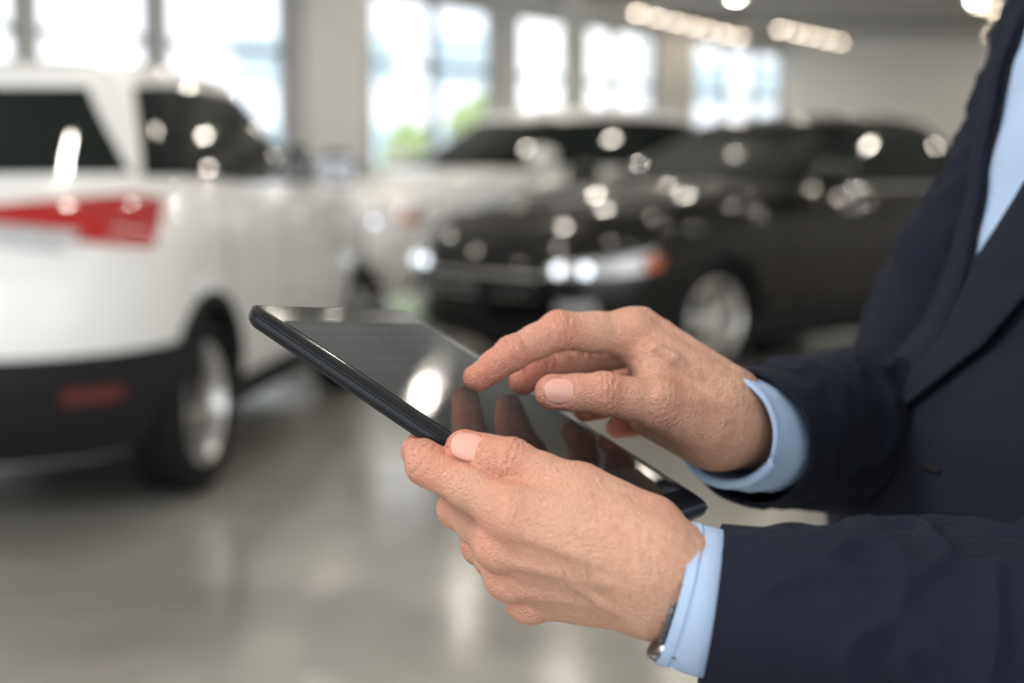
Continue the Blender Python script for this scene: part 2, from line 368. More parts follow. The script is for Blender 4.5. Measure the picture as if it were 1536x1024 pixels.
# ------------------------------------------------------------------ cars
def superring(xr,xf,hw,n,N):
    a=(xf-xr)/2; xc=(xf+xr)/2
    t=np.linspace(0,2*np.pi,8001); c=np.cos(t); s=np.sin(t)
    x=xc+a*np.sign(c)*np.abs(c)**(2/n); y=hw*np.sign(s)*np.abs(s)**(2/n)
    L=np.concatenate([[0],np.cumsum(np.hypot(np.diff(x),np.diff(y)))]); q=np.linspace(0,L[-1],N+1)[:-1]
    return np.stack([np.interp(q,L,x),np.interp(q,L,y)],1)
def make_wheel(parent,x,y,R,side):
    e=empty('wheel',(x,y,R)); e.parent=parent; e.rotation_euler=(0,0,0 if side>0 else math.pi)
    k=R/.35
    V,Fc=lathe([(-.1,.235*k),(-.115,.27*k),(-.118,.31*k),(-.10,.342*k),(-.06,R),(-.02,R*1.0),(-.018,R-.008),(-.01,R-.008),(-.008,R),(.008,R),(.01,R-.008),(.018,R-.008),(.02,R),(.06,R),(.1,.342*k),(.118,.31*k),(.115,.27*k),(.10,.235*k),(.0,.225*k)],56)
    obj('tyre',V,Fc,M['rubber'],parent=e,smooth=True,sharp=45)
    V,Fc=lathe([(.10,.24*k),(.105,.232*k),(.09,.222*k),(.02,.205*k),(-.09,.215*k)],48)
    def add(v,f):
        n=len(V); V.extend(v); Fc.extend([tuple(i+n for i in q) for q in f])
    for i in range(5):
        for off in (-.13,.13):
            a=2*math.pi*i/5; a1=a+off*.5; a2=a+off*1.5
            p0=Vector((math.cos(a1),0,math.sin(a1)))*.045*k; p1=Vector((math.cos(a2),0,math.sin(a2)))*.228*k
            d=(p1-p0).normalized(); s=Vector((-d.z,0,d.x))
            v=[]
            for (p,w,yy) in ((p0,.024,.075),(p1,.017,.098)):
                for sg in(-1,1):
                    for dy in(0,-.03): v.append(p+s*w*sg*k+Vector((0,yy+dy,0)))
            add(v,[(0,2,6,4),(1,5,7,3),(0,4,5,1),(2,3,7,6),(0,1,3,2),(4,6,7,5)])
    v,f=lathe([(.09,.001),(.09,.045*k),(.08,.062*k),(.04,.065*k)],24); add(v,f)
    obj('rim',V,Fc,M['alloy'],parent=e,smooth=True,sharp=35)
    V,Fc=lathe([(.03,.001),(.03,.17*k),(.02,.17*k),(.02,.001)],36)
    obj('brake_disc',V,Fc,M['darkwell'],parent=e,smooth=True,sharp=35)
def make_car(label,loc,rotz,p,paint,scale=1.0):
    root=empty('car',(loc[0],loc[1],0),rotz,label,'car'); root.scale=(scale,)*3
    N=220; n1=p.get('n',8.0); ba=p.get('bow',.16)
    def bow(x,y): return x-math.copysign(ba*(y/.93)**2*min(1,abs(x)/2.2)**5,x)
    lv=p['levels']; zk=p.get('zk',.45); xcowl=p['cowl']; xf=lv[3][3]; xr=lv[3][2]; drop=p['drop']
    def zmap(x,z):
        if z>zk:
            t=max(0,(x-xcowl)/(xf-xcowl)); return zk+(z-zk)*(1-drop*t**1.5)
        return z
    V=[];Fc=[]
    def ring(z,hw,a,b,crown=0):
        for (x,y) in superring(a,b,hw,n1,N): V.append((bow(x,y),y,zmap(x,z)+crown))
    for (z,hw,a,b) in lv: ring(z,hw,a,b)
    zt,hwt,at,bt=lv[-1]
    for sc_,cr in ((.93,.012),(.8,.025),(.55,.038),(.3,.045)): ring(zt,hwt*sc_,at+.05*(1-sc_),bt-.06*(1-sc_),cr)
    nr=len(V)//N
    for k in range(nr-1):
        for i in range(N):
            j=(i+1)%N; Fc.append((k*N+i,k*N+j,(k+1)*N+j,(k+1)*N+i))
    h=N//2
    for base_,flip in((0,True),((nr-1)*N,False)):
        for i in range(h):
            a,b,c,d=i,i+1,(N-i-1)%N,(N-i)%N
            q=[base_+a,base_+b,base_+c,base_+d]
            q=list(dict.fromkeys(q))
            if len(q)>=3: Fc.append(tuple(q[::-1] if flip else q))
    R=p['R']; AR=R+.045
    body=obj('body',V,Fc,paint,parent=None)
    fixn(body)
    axles=(p['fx'],p['rx'])
    cuts=[]
    for ax in axles:
        bm=bmesh.new(); bmesh.ops.create_cone(bm,cap_ends=True,segments=56,radius1=AR,radius2=AR,depth=2.6,matrix=Matrix.Translation((ax,0,R))@Matrix.Rotation(math.pi/2,4,'X'))
        me=bpy.data.meshes.new('cut'); bm.to_mesh(me); bm.free(); c=bpy.data.objects.new('cut',me); COL.objects.link(c); cuts.append(c)
        mo=body.modifiers.new('b','BOOLEAN'); mo.object=c; mo.operation='DIFFERENCE'; mo.solver='EXACT'
    dg=bpy.context.evaluated_depsgraph_get(); dg.update()
    me=bpy.data.meshes.new_from_object(body.evaluated_get(dg)); body.modifiers.clear(); body.data=me
    for c in cuts: bpy.data.objects.remove(c)
    while len(me.materials)<2: me.materials.append(M['darkwell'])
    me.materials[0]=paint; me.materials[1]=M['darkwell']
    for f in me.polygons:
        c=f.center; f.material_index=0
        for ax in axles:
            if abs(math.hypot(c.x-ax,c.z-R)-AR)<.02 and abs(f.normal.y)<.3: f.material_index=1
    me.polygons.foreach_set('use_smooth',[True]*len(me.polygons)); me.set_sharp_from_angle(angle=math.radians(32))
    body.parent=root
    zs=[l[0] for l in lv]
    def lo(z): return [np.interp(z,zs,[l[i] for l in lv]) for i in (1,2,3)]
    def pf(sgn):
        def f(s,z):
            hw,a,b=lo(z); xc=(a+b)/2; A=(b-a)/2; x=xc+sgn*A*(max(0,1-abs(s)**n1))**(1/n1); return Vector((bow(x,hw*s),hw*s,zmap(x,z)))
        return f
    def ps(sgn):
        def f(x,z):
            hw,a,b=lo(z); xc=(a+b)/2; A=(b-a)/2; y=sgn*hw*(max(0,1-abs((x-xc)/A)**n1))**(1/n1); return Vector((bow(x,y),y,zmap(x,z)))
        return f
    B=p['gb']; T=p['gt']; n2=p.get('n2',7.0); arc=p.get('arc',.05)
    def gp(v):
        return [B[i]+(T[i]-B[i])*v for i in (0,1)]+[B[2]+(T[2]-B[2])*(v**1.25)+.0]+[B[3]+(T[3]-B[3])*v]
    xm=(T[0]+T[1])/2; hm=(T[1]-T[0])/2
    def gz(x,v,z): return z+arc*(1-min(1.6,((x-xm)/hm)**2))*v
    def gb(x,y): 
        xx=x-(B[0]+B[1])/2
        return x-math.copysign(p.get('gbow',.14)*(y/.85)**2*min(1,abs(xx)/1.3)**4,xx)
    V=[];Fc=[]
    for v in (0,.15,.3,.45,.6,.75,.9,1.0):
        a,b,hw,z=gp(v)
        for(x,y) in superring(a,b,hw,n2,N): V.append((gb(x,y),y,gz(x,v,z)))
    for s_,cr in ((.975,.022),(.93,.036),(.82,.048),(.55,.062),(.25,.068)):
        a,b,hw,z=gp(1)
        for(x,y) in superring(a+.25*(1-s_),b-.35*(1-s_),hw*s_,n2,N): V.append((gb(x,y),y,gz(x,1,z)+cr))
    nr=len(V)//N
    for k in range(nr-1):
        for i in range(N):
            j=(i+1)%N; Fc.append((k*N+i,k*N+j,(k+1)*N+j,(k+1)*N+i))
    for i in range(h):
        q=list(dict.fromkeys([(nr-1)*N+i,(nr-1)*N+i+1,(nr-1)*N+(N-i-1)%N,(nr-1)*N+(N-i)%N]))
        if len(q)>=3: Fc.append(tuple(q))
    g=obj('roof',V,Fc,paint,parent=root,smooth=True,sharp=50)
    def gs(sgn):
        def f(t,v):
            a,b,hw,z=gp(v); x=(a+b)/2+(b-a)/2*t; y=sgn*hw*(max(0,1-abs(t)**n2))**(1/n2); return Vector((gb(x,y),y,gz(x,v,z)))
        return f
    def gf(sgn):
        def f(s,v):
            a,b,hw,z=gp(v); x=(a+b)/2+sgn*(b-a)/2*(max(0,1-abs(s)**n2))**(1/n2); return Vector((gb(x,hw*s),hw*s,gz(x,v,z)))
        return f
    def panel(name,f,cr,m,off=.006,nu=14,nv=6,parent=root,thick=.02,lab=None,mapf=None):
        if cr: (a,b,c,d)=cr
        V=[];Fc=[]
        def uv(u,v):
            if mapf: return mapf(u,v)
            return ((a[0]*(1-u)+b[0]*u)*(1-v)+(d[0]*(1-u)+c[0]*u)*v,(a[1]*(1-u)+b[1]*u)*(1-v)+(d[1]*(1-u)+c[1]*u)*v)
        back=[]
        for i in range(nu+1):
            for j in range(nv+1):
                u,v=i/nu,j/nv; q=uv(u,v); P=f(*q)
                du=f(*uv(min(1,u+.02),v))-f(*uv(max(0,u-.02),v)); dv=f(*uv(u,min(1,v+.02)))-f(*uv(u,max(0,v-.02)))
                n=du.cross(dv); n=n.normalized() if n.length>1e-9 else Vector((0,0,1))
                cen=Vector((P.x*.55,0,.75)); 
                if n.dot(P-cen)<0: n=-n
                V.append(P+n*off); back.append(P-n*thick)
        k=len(V); V+=back
        id_=lambda i,j:i*(nv+1)+j
        for i in range(nu):
            for j in range(nv):
                Fc.append((id_(i,j),id_(i+1,j),id_(i+1,j+1),id_(i,j+1))); Fc.append((k+id_(i,j),k+id_(i,j+1),k+id_(i+1,j+1),k+id_(i+1,j)))
        for i in range(nu):
            Fc.append((id_(i,0),k+id_(i,0),k+id_(i+1,0),id_(i+1,0))); Fc.append((id_(i,nv),id_(i+1,nv),k+id_(i+1,nv),k+id_(i,nv)))
        for j in range(nv):
            Fc.append((id_(0,j),id_(0,j+1),k+id_(0,j+1),k+id_(0,j))); Fc.append((id_(nu,j),k+id_(nu,j),k+id_(nu,j+1),id_(nu,j+1)))
        o=obj(name,V,Fc,m,parent=parent,label=lab); fixn(o)
        me=o.data; me.polygons.foreach_set('use_smooth',[True]*len(me.polygons)); me.set_sharp_from_angle(angle=math.radians(40)); return o
    vb,vt=p.get('vb',.1),p.get('vt',.88)
    panel('windscreen',gf(1),[(-.90,.06),(.90,.06),(.88,.96),(-.88,.96)],M['carglass'])
    panel('rear_window',gf(-1),[(-.88,.26),(.88,.26),(.78,.93),(-.78,.93)],M['carglass'],nu=20)
    for sg in(1,-1):
        w0,w1=p['wins'][0],p['wins'][-1]; kk=p.get('kick',0)*max(0,-w0[0])
        panel('window_pillar_trim',gs(sg),[(w0[0]-.005,vb+kk-.02),(w1[1]+.01,vb-.02),(w1[2]+.01,vt+.02),(w0[3]-.005,vt+.02)],M['plastic'],off=.004,nu=30)
        for (q) in p['wins']:
            vb2=vb+p.get('kick',0)*max(0,-q[0]); vb1=vb+p.get('kick',0)*max(0,-q[1])
            panel('side_window',gs(sg),[(q[0],vb2),(q[1],vb1),(q[2],vt),(q[3],vt)],M['carglass'],off=.008)
        for ax in axles:
            panel('wheel_arch_trim',ps(sg),None,M['plastic'] if p.get('clad') else paint,off=.012,nu=28,nv=2,
                  mapf=lambda u,v,ax=ax:(ax+(AR-.005+.055*v)*math.cos(math.pi*(-.08+1.16*u)),max(zs[0]+.01,R+(AR-.005+.055*v)*math.sin(math.pi*(-.08+1.16*u)))))
        panel('side_skirt',ps(sg),[(p['rx']+AR+.04,zs[0]+.01),(p['fx']-AR-.04,zs[0]+.01),(p['fx']-AR-.04,zs[0]+.16),(p['rx']+AR+.04,zs[0]+.16)],M['plastic'],off=.012,nu=20,nv=2)
        zb=lv[-1][0]-.14
        for xh in (p['fx']-1.35,p['fx']-2.3):
            panel('door_handle',ps(sg),[(xh,zb),(xh+.2,zb),(xh+.2,zb+.03),(xh,zb+.03)],M['chrome'] if p.get('chromeh') else paint,off=.03,nu=6,nv=2)
        for xs in (p['fx']-.62,p['fx']-1.62,p['fx']-2.5):
            panel('door_seam',ps(sg),[(xs,zs[0]+.2),(xs+.012,zs[0]+.2),(xs+.012,lv[-2][0]),(xs,lv[-2][0])],M['darkwell'],off=.0015,nu=1,nv=12,thick=.005)
        if p.get('chromeh'):
            panel('window_trim',gs(sg),[(-.88,vb-.07),(.82,vb-.07),(.82,vb-.01),(-.88,vb-.01)],M['chrome'],off=.01,nu=24,nv=1)
        xm_=p['mx']; zm=lv[-1][0]+p.get('mz',.06)
        bm=bmesh.new(); bmesh.ops.create_uvsphere(bm,u_segments=24,v_segments=16,radius=1)
        for v in bm.verts:
            c=v.co; c.x=max(c.x*.11,-.05); c.y*=.14; c.z*=.095
        me=bpy.data.meshes.new('mirror'); bm.to_mesh(me); bm.free(); me.materials.append(paint if not p.get('blackm') else M['black_paint'])
        me.polygons.foreach_set('use_smooth',[True]*len(me.polygons))
        mo=bpy.data.objects.new('side_mirror',me); COL.objects.link(mo); mo.parent=root; mo.location=(xm_,sg*(lv[3][1]+p.get('my',.1)),zm)
        boxes('mirror_arm',[((0,-sg*.14,-.05),(.05,.14,.03))],M['plastic'],parent=mo)
        boxes('mirror_glass',[((-.052,0,0),(.006,.21,.13))],M['chrome'],parent=mo,bevel=.003)
        for ax in axles: make_wheel(root,ax,sg*(lv[3][1]-.135),R,sg)
        h0,h1,h2,h3=p['head']
        hd=panel('headlight',pf(1),[(sg*h0,h2+.03),(sg*h1,h2+.02),(sg*(h1+.005),h3+.02),(sg*(h0+.05),h3-.02)],M['clearlens'],off=.012,nu=20)
        for ss in (h0+.10,h0+.26):
            c=pf(1)(sg*ss,(h2+h3)/2); bm=bmesh.new(); bmesh.ops.create_uvsphere(bm,u_segments=16,v_segments=10,radius=p.get('ledr',.028)); me=bpy.data.meshes.new('headlamp_glint_bulb'); bm.to_mesh(me); bm.free(); me.materials.append(M['led'])
            bo=bpy.data.objects.new('headlamp_glint_bulb',me); COL.objects.link(bo); bo.parent=hd; bo.location=c
        panel('side_marker',ps(sg),[(xf-.42,h2+.03),(xf-.30,h2+.03),(xf-.30,h2+.12),(xf-.44,h2+.11)],M['amber'],off=.014,nu=4,nv=3)
        panel('fog_light',pf(1),[(sg*.6,.42),(sg*.82,.42),(sg*.82,.5),(sg*.6,.5)],M['clearlens'],off=.01,nu=6,nv=3)
        t0_,t1_,t2_,t3_=p['tail']
        tl=panel('tail_light',pf(-1),[(sg*t0_,t2_+.09),(sg*.93,t2_+.0),(sg*.955,t3_+.005),(sg*t0_,t3_-.035)],M['redlens'],off=.014,nu=24)
        panel('reversing_lens',pf(-1),[(sg*(t0_),t2_+.035),(sg*.70,t2_-.005),(sg*.76,t2_+.06),(sg*(t0_),t2_+.095)],M['clearlens'],off=.02,parent=tl)
        panel('rear_reflector',pf(-1),[(sg*.70,.48),(sg*.86,.48),(sg*.86,.525),(sg*.70,.525)],M['redrefl'],off=.026,nu=8,nv=2)
    gz0,gz1=p['grille']
    gr=panel('grille',pf(1),[(-.5,gz0),(.5,gz0),(.55,gz1),(-.55,gz1)],M['darkwell'],off=.01)
    for k in range(3):
        z=gz0+(gz1-gz0)*(k+.5)/3
        panel('grille_bar',pf(1),[(-.5,z-.012),(.5,z-.012),(.5,z+.012),(-.5,z+.012)],M['chrome'],off=.02,nu=14,nv=1,parent=gr)
    panel('front_bumper_intake',pf(1),[(-.78,zs[0]+.03),(.78,zs[0]+.03),(.72,gz0-.12),(-.72,gz0-.12)],M['plastic'],off=.01,nu=20)
    panel('rear_bumper',pf(-1),[(-.986,zs[0]+.02),(.986,zs[0]+.02),(.986,.64),(-.986,.64)],M['plastic'],off=.015,nu=60)
    panel('rear_wiper',gf(-1),[(-.05,.29),(.35,.29),(.35,.32),(-.05,.32)],M['plastic'],off=.02,nu=4,nv=1)
    boxes('chassis',[((0,0,zs[0]-.02),(2.0,1.3,.1))],M['darkwell'],parent=root)
    return root
suv=dict(levels=[(.24,.80,-2.12,2.08),(.36,.885,-2.24,2.20),(.52,.915,-2.30,2.29),(.72,.925,-2.31,2.31),(.92,.92,-2.29,2.28),(1.06,.905,-2.22,2.2),(1.15,.875,-2.12,2.10),(1.18,.835,-2.05,2.03)],
    cowl=.9,drop=.30,R=.355,fx=1.42,rx=-1.33,gb=(-2.08,1.32,.845,1.15),gt=(-1.55,.30,.635,1.62),wins=[(-.82,-.57,-.60,-.74),(-.54,-.03,-.03,-.57),(.0,.90,.86,.0)],
    mx=.74,head=(.5,.955,.83,1.0),tail=(.42,1,1.0,1.18),grille=(.62,.86),clad=True,chromeh=False,vb=.13,vt=.90,mz=.1,blackm=False,kick=.14,n=5.5,n2=5.0,bow=.24,gbow=.20)
fa=math.radians(6.5)
fw=Vector((math.sin(fa),math.cos(fa)))
s1=dict(suv); s1.update(blackm=True,mx=.5,my=.07)
make_car('white crossover SUV with dark cladding, its rear towards the viewer',(-1.955,7.02),math.atan2(fw.y,fw.x),s1,M['white_paint'])
def place(Nx,Ny,al,L,Wd):
    f=Vector((-math.cos(al),-math.sin(al))); pr=Vector((-math.sin(al),math.cos(al))); c=Vector((Nx,Ny))-f*(L/2)+pr*(Wd/2)
    return (c.x,c.y),math.atan2(f.y,f.x)
blk=dict(levels=[(.2,.82,-2.2,2.22),(.32,.905,-2.32,2.35),(.48,.935,-2.38,2.39),(.68,.945,-2.39,2.39),(.86,.94,-2.37,2.35),(.98,.915,-2.34,2.27),(1.05,.88,-2.3,2.18),(1.08,.84,-2.26,2.1)],
    cowl=.95,drop=.36,R=.345,fx=1.42,rx=-1.40,gb=(-2.1,1.05,.85,1.05),gt=(-1.35,-.05,.65,1.45),wins=[(-.88,-.60,-.62,-.80),(-.56,-.03,-.03,-.58),(.0,.82,.82,.0)],
    mx=.52,head=(.5,.955,.69,.83),tail=(.45,1,.85,1.0),grille=(.48,.74),clad=False,chromeh=True,vb=.10,vt=.88,mz=.07,ledr=.032,bow=.10)
(l,r)=place(.50,7.85,math.radians(42.5),4.78*1.07,1.89*1.07)
make_car('glossy black crossover with chrome details parked on the showroom floor',l,r,blk,M['black_paint'],1.07)
w2=dict(suv); w2.update(ledr=.025,bow=.12)
(l,r)=place(-1.12,11.2,math.radians(38),4.6*1.07,1.85*1.07)
make_car('white SUV parked behind the black crossover',l,r,w2,M['white_paint'],1.07)
w3=dict(suv); w3['gt']=(-1.93,.25,.665,1.70)
(l,r)=place(4.7,15.0,math.radians(35),4.6,1.85)
make_car('dark grey SUV parked in the rear row',l,r,w3,M['grey_paint'])
(l,r)=place(-3.5,14.6,math.radians(64),4.78,1.89)
make_car('dark grey crossover parked near the windows',l,r,blk,M['grey_paint'])

# ------------------------------------------------------------------ tablet
A=W(365,455,.764); Bp=W(610,465,.94); Cp=W(1070,758,.859)
U=(Cp-Bp); LU=U.length; U=U.normalized(); Vv=(Bp-A); LV=Vv.length; Vv=(Vv-U*Vv.dot(U)).normalized(); Nn=U.cross(Vv)
if Nn.z<0: Nn=-Nn
def rr(inset,hh,rad,nseg=10):
    pts=[]; x0,x1,y0,y1=inset,LU-inset,inset,LV-inset; r=max(.001,rad-inset)
    for cx,cy,a0 in ((x1-r,y1-r,0),(x0+r,y1-r,90),(x0+r,y0+r,180),(x1-r,y0+r,270)):
        for i in range(nseg+1):
            a=math.radians(a0+90*i/nseg); pts.append(A+U*(cx+r*math.cos(a))+Vv*(cy+r*math.sin(a))+Nn*hh)
    return pts
tab=empty('tablet',A+U*LU/2+Vv*LV/2,0,'black tablet computer held in two hands, screen lit dimly','tablet')
def ringsmesh(name,rings,m,parent,captop=True,capbot=True,sharp=30):
    V=[];Fc=[];n=len(rings[0])
    for r_ in rings: V+=r_
    for k in range(len(rings)-1):
        for i in range(n): Fc.append((k*n+i,k*n+(i+1)%n,(k+1)*n+(i+1)%n,(k+1)*n+i))
    if captop: Fc.append(tuple((len(rings)-1)*n+i for i in range(n)))
    if capbot: Fc.append(tuple(range(n))[::-1])
    o=obj(name,V,Fc,m,smooth=True,sharp=sharp); fixn(o)
    if parent: o.parent=parent; o.matrix_parent_inverse=Matrix.Translation(-parent.location)
    return o
ringsmesh('housing',[rr(.007,-.0095,.013),rr(.003,-.0088,.013),rr(.0008,-.0068,.013),rr(0,-.0045,.013),rr(0,-.0022,.013),rr(.0006,-.0018,.013),rr(.0006,-.0012,.013),rr(.0,-.0008,.013),rr(.0010,0,.013)],M['tabbody'],tab)
ringsmesh('screen_glass',[rr(.0016,-.0003,.013),rr(.0016,.0003,.013),rr(.0022,.0006,.013)],M['tabglass'],tab)
i0,i1=.020,.012
c=[A+U*i0+Vv*i1+Nn*.0008,A+U*(LU-i0)+Vv*i1+Nn*.0008,A+U*(LU-i0)+Vv*(LV-i1)+Nn*.0008,A+U*i0+Vv*(LV-i1)+Nn*.0008]
dsp=obj('display',c,[(0,1,2,3)],M['display'])
uvl=dsp.data.uv_layers.new(name='UVMap')
for li,(u,v) in enumerate([(0,0),(1,0),(1,1),(0,1)]): uvl.data[li].uv=(v,1-u)
dsp.parent=tab; dsp.matrix_parent_inverse=Matrix.Translation(-tab.location)

# ------------------------------------------------------------------ person
BETA=math.radians(15)
FWD=Vector((-math.cos(BETA),-math.sin(BETA),0)); LFT=Vector((math.sin(BETA),-math.cos(BETA),0))
person=empty('person',(.42,.97,0),0,'person in navy suit and blue shirt tapping a tablet','person')
PI=Matrix.Translation(-person.location)
def kid(o,lab=None,par=None):
    o.parent=par or person
    o.matrix_parent_inverse=PI
    if lab: o['label']=lab
    return o
def chain(pts):
    out=[]
    for i in range(len(pts)-1):
        (a,ra),(b,rb)=pts[i],pts[i+1]; m=(a+b)/2; rm=(ra+rb)/2*.925
        out.append((a,m,ra,rm)); out.append((m,b,rm,rb))
    return out
def cj(L): return [(W(*p[:3]),p[3]) for p in L]
def hand(palm,fingers,nails,tend,tints,h=.00075,kf=.007,kp=.013):
    allp=[p for ch in fingers for p,_ in ch]+[q for a,b,_,_ in palm for q in(a,b)]
    lo=[min(p[i] for p in allp)-.025 for i in range(3)]; hi=[max(p[i] for p in allp)+.025 for i in range(3)]
    g=Grid(lo,hi,h); P=None
    for a,b,r1,r2 in palm:
        d=g.cone(a,b,r1,r2); P=d if P is None else smin(P,d,kp)
    for a,b,r1,r2 in tend: P=smin(P,g.cone(a,b,r1,r2),.0045)
    tot=P
    for ch in fingers:
        f=None
        for a,b,r1,r2 in chain(ch):
            d=g.cone(a,b,r1,r2); f=d if f is None else smin(f,d,.004)
        for ji in range(1,len(ch)-1):
            J=ch[ji][0]; ax=(ch[ji+1][0]-ch[ji-1][0]).normalized()
            s=(g.X-J[0])*ax[0]+(g.Y-J[1])*ax[1]+(g.Z-J[2])*ax[2]
            wob=.0007*np.sin(g.X*900+g.Z*700)+.0006*np.sin(g.Y*1100-g.Z*500)
            f=f+.0010*(np.maximum(0,np.cos((s+wob)*(2*math.pi/.0036)))**3-.22)*np.exp(-(s/.0065)**2)
        f=smin(P,f,kf)
        tot=smin(tot,f,.0010)
    for nl in nails:
        c0,al,lat,nr,w,l,_,_=nl
        a=(g.X-c0[0])*lat[0]+(g.Y-c0[1])*lat[1]+(g.Z-c0[2])*lat[2]
        b=(g.X-c0[0])*al[0]+(g.Y-c0[1])*al[1]+(g.Z-c0[2])*al[2]
        hh=(g.X-c0[0])*nr[0]+(g.Y-c0[1])*nr[1]+(g.Z-c0[2])*nr[2]
        q=(np.abs(a)/(w*.52))**2.4+(np.abs(b)/(l*.52))**2.4
        tot=tot+.0012*np.clip((1.12-q)/.35,0,1)*((hh>.003)&(hh<.02))
    V,Q=nets(tot,g)
    t=np.zeros(len(V))
    for (p,rad,am) in tints: t+=am*np.exp(-(np.linalg.norm(V-np.array(p),axis=1)/rad)**2)
    return V,Q,np.clip(t,0,1)
def mknail(tip,q,rt,rq,hint,w=.0145,l=.015,back=.003):
    al=(tip-q).normalized(); nr=(hint-al*hint.dot(al)).normalized(); lat=al.cross(nr)
    c0=tip-al*back; return (c0,al,lat,nr,w,l,rt,(rq-rt)/(tip-q).length)
def nailmesh(nl):
    c0,al,lat,nr,w,l,rt,sl=nl; V=[];Fc=[]; nu,nv=16,16
    for i in range(nu+1):
        for j in range(nv+1):
            u=-1+2*i/nu; v=-1+2*j/nv
            uu=u*math.sqrt(max(0,1-v*v/2)); vv=v*math.sqrt(max(0,1-u*u/2))
            uu=uu*.88+u*.12; vv=vv*.88+v*.12
            b=vv*l/2; a=uu*w/2; r=rt*.985+.0001-max(0,b+.001)*.13; R_=r*1.0
            V.append(c0+al*b+lat*R_*math.sin(a/R_)+nr*(r-R_+R_*math.cos(a/R_)-.0007))
    for i in range(nu):
        for j in range(nv):
            k=i*(nv+1)+j; Fc.append((k,k+nv+1,k+nv+2,k+1))
    o=obj('fingernail',V,Fc,M['nail'],smooth=True); fixn(o)
    so=o.modifiers.new('s','SOLIDIFY'); so.thickness=.0005; so.offset=0
    return kid(o)
thumb=cj([(975,788,.676,.0150),(866,740,.690,.0132),(765,694,.696,.0118),(697,674,.702,.0100)])
idx=cj([(768,766,.684,.0126),(641,696,.702,.0103),(630,677,.736,.0088),(655,673,.760,.0075)])
mid=cj([(752,812,.694,.0126),(688,762,.730,.0103),(712,725,.762,.009),(738,700,.785,.0078)])
rng=cj([(765,858,.710,.0120),(722,818,.752,.0098),(757,772,.782,.0086),(785,745,.80,.0075)])
lit=cj([(795,893,.726,.0110),(768,862,.766,.0088),(803,822,.79,.0078),(830,800,.80,.0068)])
palm=[]
def PC(a,b): palm.append((W(*a[:3]),W(*b[:3]),a[3],b[3]))
PC((768,766,.684,.0126),(985,835,.664,.0150)); PC((752,812,.694,.0126),(985,858,.668,.0150)); PC((765,858,.710,.0120),(985,882,.676,.0150)); PC((795,893,.726,.0110),(980,900,.684,.0145))
PC((866,740,.690,.0120),(975,825,.668,.0175)); PC((865,748,.688,.0095),(800,772,.686,.0100)); PC((830,870,.742,.013),(960,880,.698,.017)); PC((810,815,.712,.013),(970,855,.682,.018)); PC((880,764,.684,.013),(965,825,.676,.017))
PC((990,858,.670,.0195),(1150,890,.668,.0225)); PC((985,890,.678,.0190),(1150,915,.674,.0225))
dn=CD(-.1,-.50,-.85)
tend=[]
for a,b in (((775,767,.684,.0126),(985,840,.664,.0150)),((760,812,.694,.0126),(985,858,.668,.0150)),((775,858,.710,.0120),(985,880,.676,.0150))):
    tend.append((W(*a[:3])+dn*(a[3]+.0008),W(*b[:3])+dn*(b[3]-.0006),.0024,.0017))
for ch in (idx,mid,rng,lit): tend.append((ch[0][0]+dn*.0054,ch[0][0]+dn*.0054,.0106,.0106))
def veins(L,dirn,off,r=.0015):
    for a,b in zip(L[:-1],L[1:]): tend.append((W(*a)+dirn*off,W(*b)+dirn*off,r,r))
veins([(820,795,.689),(850,800,.686),(880,815,.679),(915,838,.673),(955,845,.667)],dn,.0150)
veins([(850,800,.686),(870,840,.686),(905,868,.684),(950,880,.678)],dn,.0158)
tend.append((W(866,738,.690)+CD(-.1,.35,-.93)*.0122,W(975,800,.672)+CD(-.1,.35,-.93)*.0150,.0022,.0018))
nl1=mknail(thumb[3][0],thumb[2][0],thumb[3][1],thumb[2][1],CD(-.15,.42,-.9),w=.0160,l=.0170,back=.0030)
tn=[]
for ch in (thumb,idx,mid,rng,lit):
    for k,(p,r_) in enumerate(ch):
        tn.append((p,.015 if k<3 else .014,.75 if k in(1,2) else(1.0 if k==3 else .6)))
V1,Q1,T1=hand(palm,[thumb,idx,mid,rng,lit],[nl1],tend,tn)
thumbR=cj([(1060,640,.852,.0165),(985,606,.836,.0140),(905,590,.826,.0122),(829,588,.824,.0105)])
idxR=cj([(948,500,.862,.0140),(838,496,.848,.0115),(768,530,.836,.0100),(716,566,.8285,.0085)])
midR=cj([(975,515,.884,.0130),(872,536,.884,.0110),(812,552,.876,.0098),(784,572,.868,.0084)])
rngR=cj([(1000,530,.903,.0125),(935,577,.910,.0100),(900,606,.898,.0088),(878,614,.886,.0076)])
litR=cj([(1030,552,.918,.0115),(975,612,.922,.009),(947,635,.910,.0080),(925,641,.896,.0070)])
palm=[]
PC((948,500,.862,.0140),(1085,592,.862,.0175)); PC((975,515,.884,.0130),(1090,602,.876,.017)); PC((1000,530,.903,.0125),(1090,615,.890,.0165)); PC((1030,552,.918,.0115),(1085,632,.9,.016))
PC((985,606,.838,.0125),(1075,642,.862,.021)); PC((985,595,.845,.0095),(975,545,.858,.011)); PC((1000,630,.882,.015),(1080,640,.880,.0215)); PC((995,575,.878,.017),(1090,620,.877,.02)); PC((975,625,.862,.012),(1060,650,.862,.018))
PC((1092,615,.872,.0205),(1190,640,.940,.0225)); PC((1089,645,.874,.0205),(1190,658,.940,.0225))
dn2=CD(.5,.84,-.2)
tend=[]
for a,b in (((950,500,.862,.0140),(1085,592,.862,.0175)),((980,515,.884,.0130),(1090,602,.876,.017))):
    tend.append((W(*a[:3])+dn2*(a[3]+.0006),W(*b[:3])+dn2*(b[3]-.001),.0026,.0018))
for ch in (idxR,midR): tend.append((ch[0][0]+dn2*.003,ch[0][0]+dn2*.003,.0122,.0122))
sd=CD(-.1,.3,-.95)
veins([(985,535,.862),(1010,550,.862),(1040,572,.864),(1065,600,.866),(1105,612,.875)],sd,.0185)
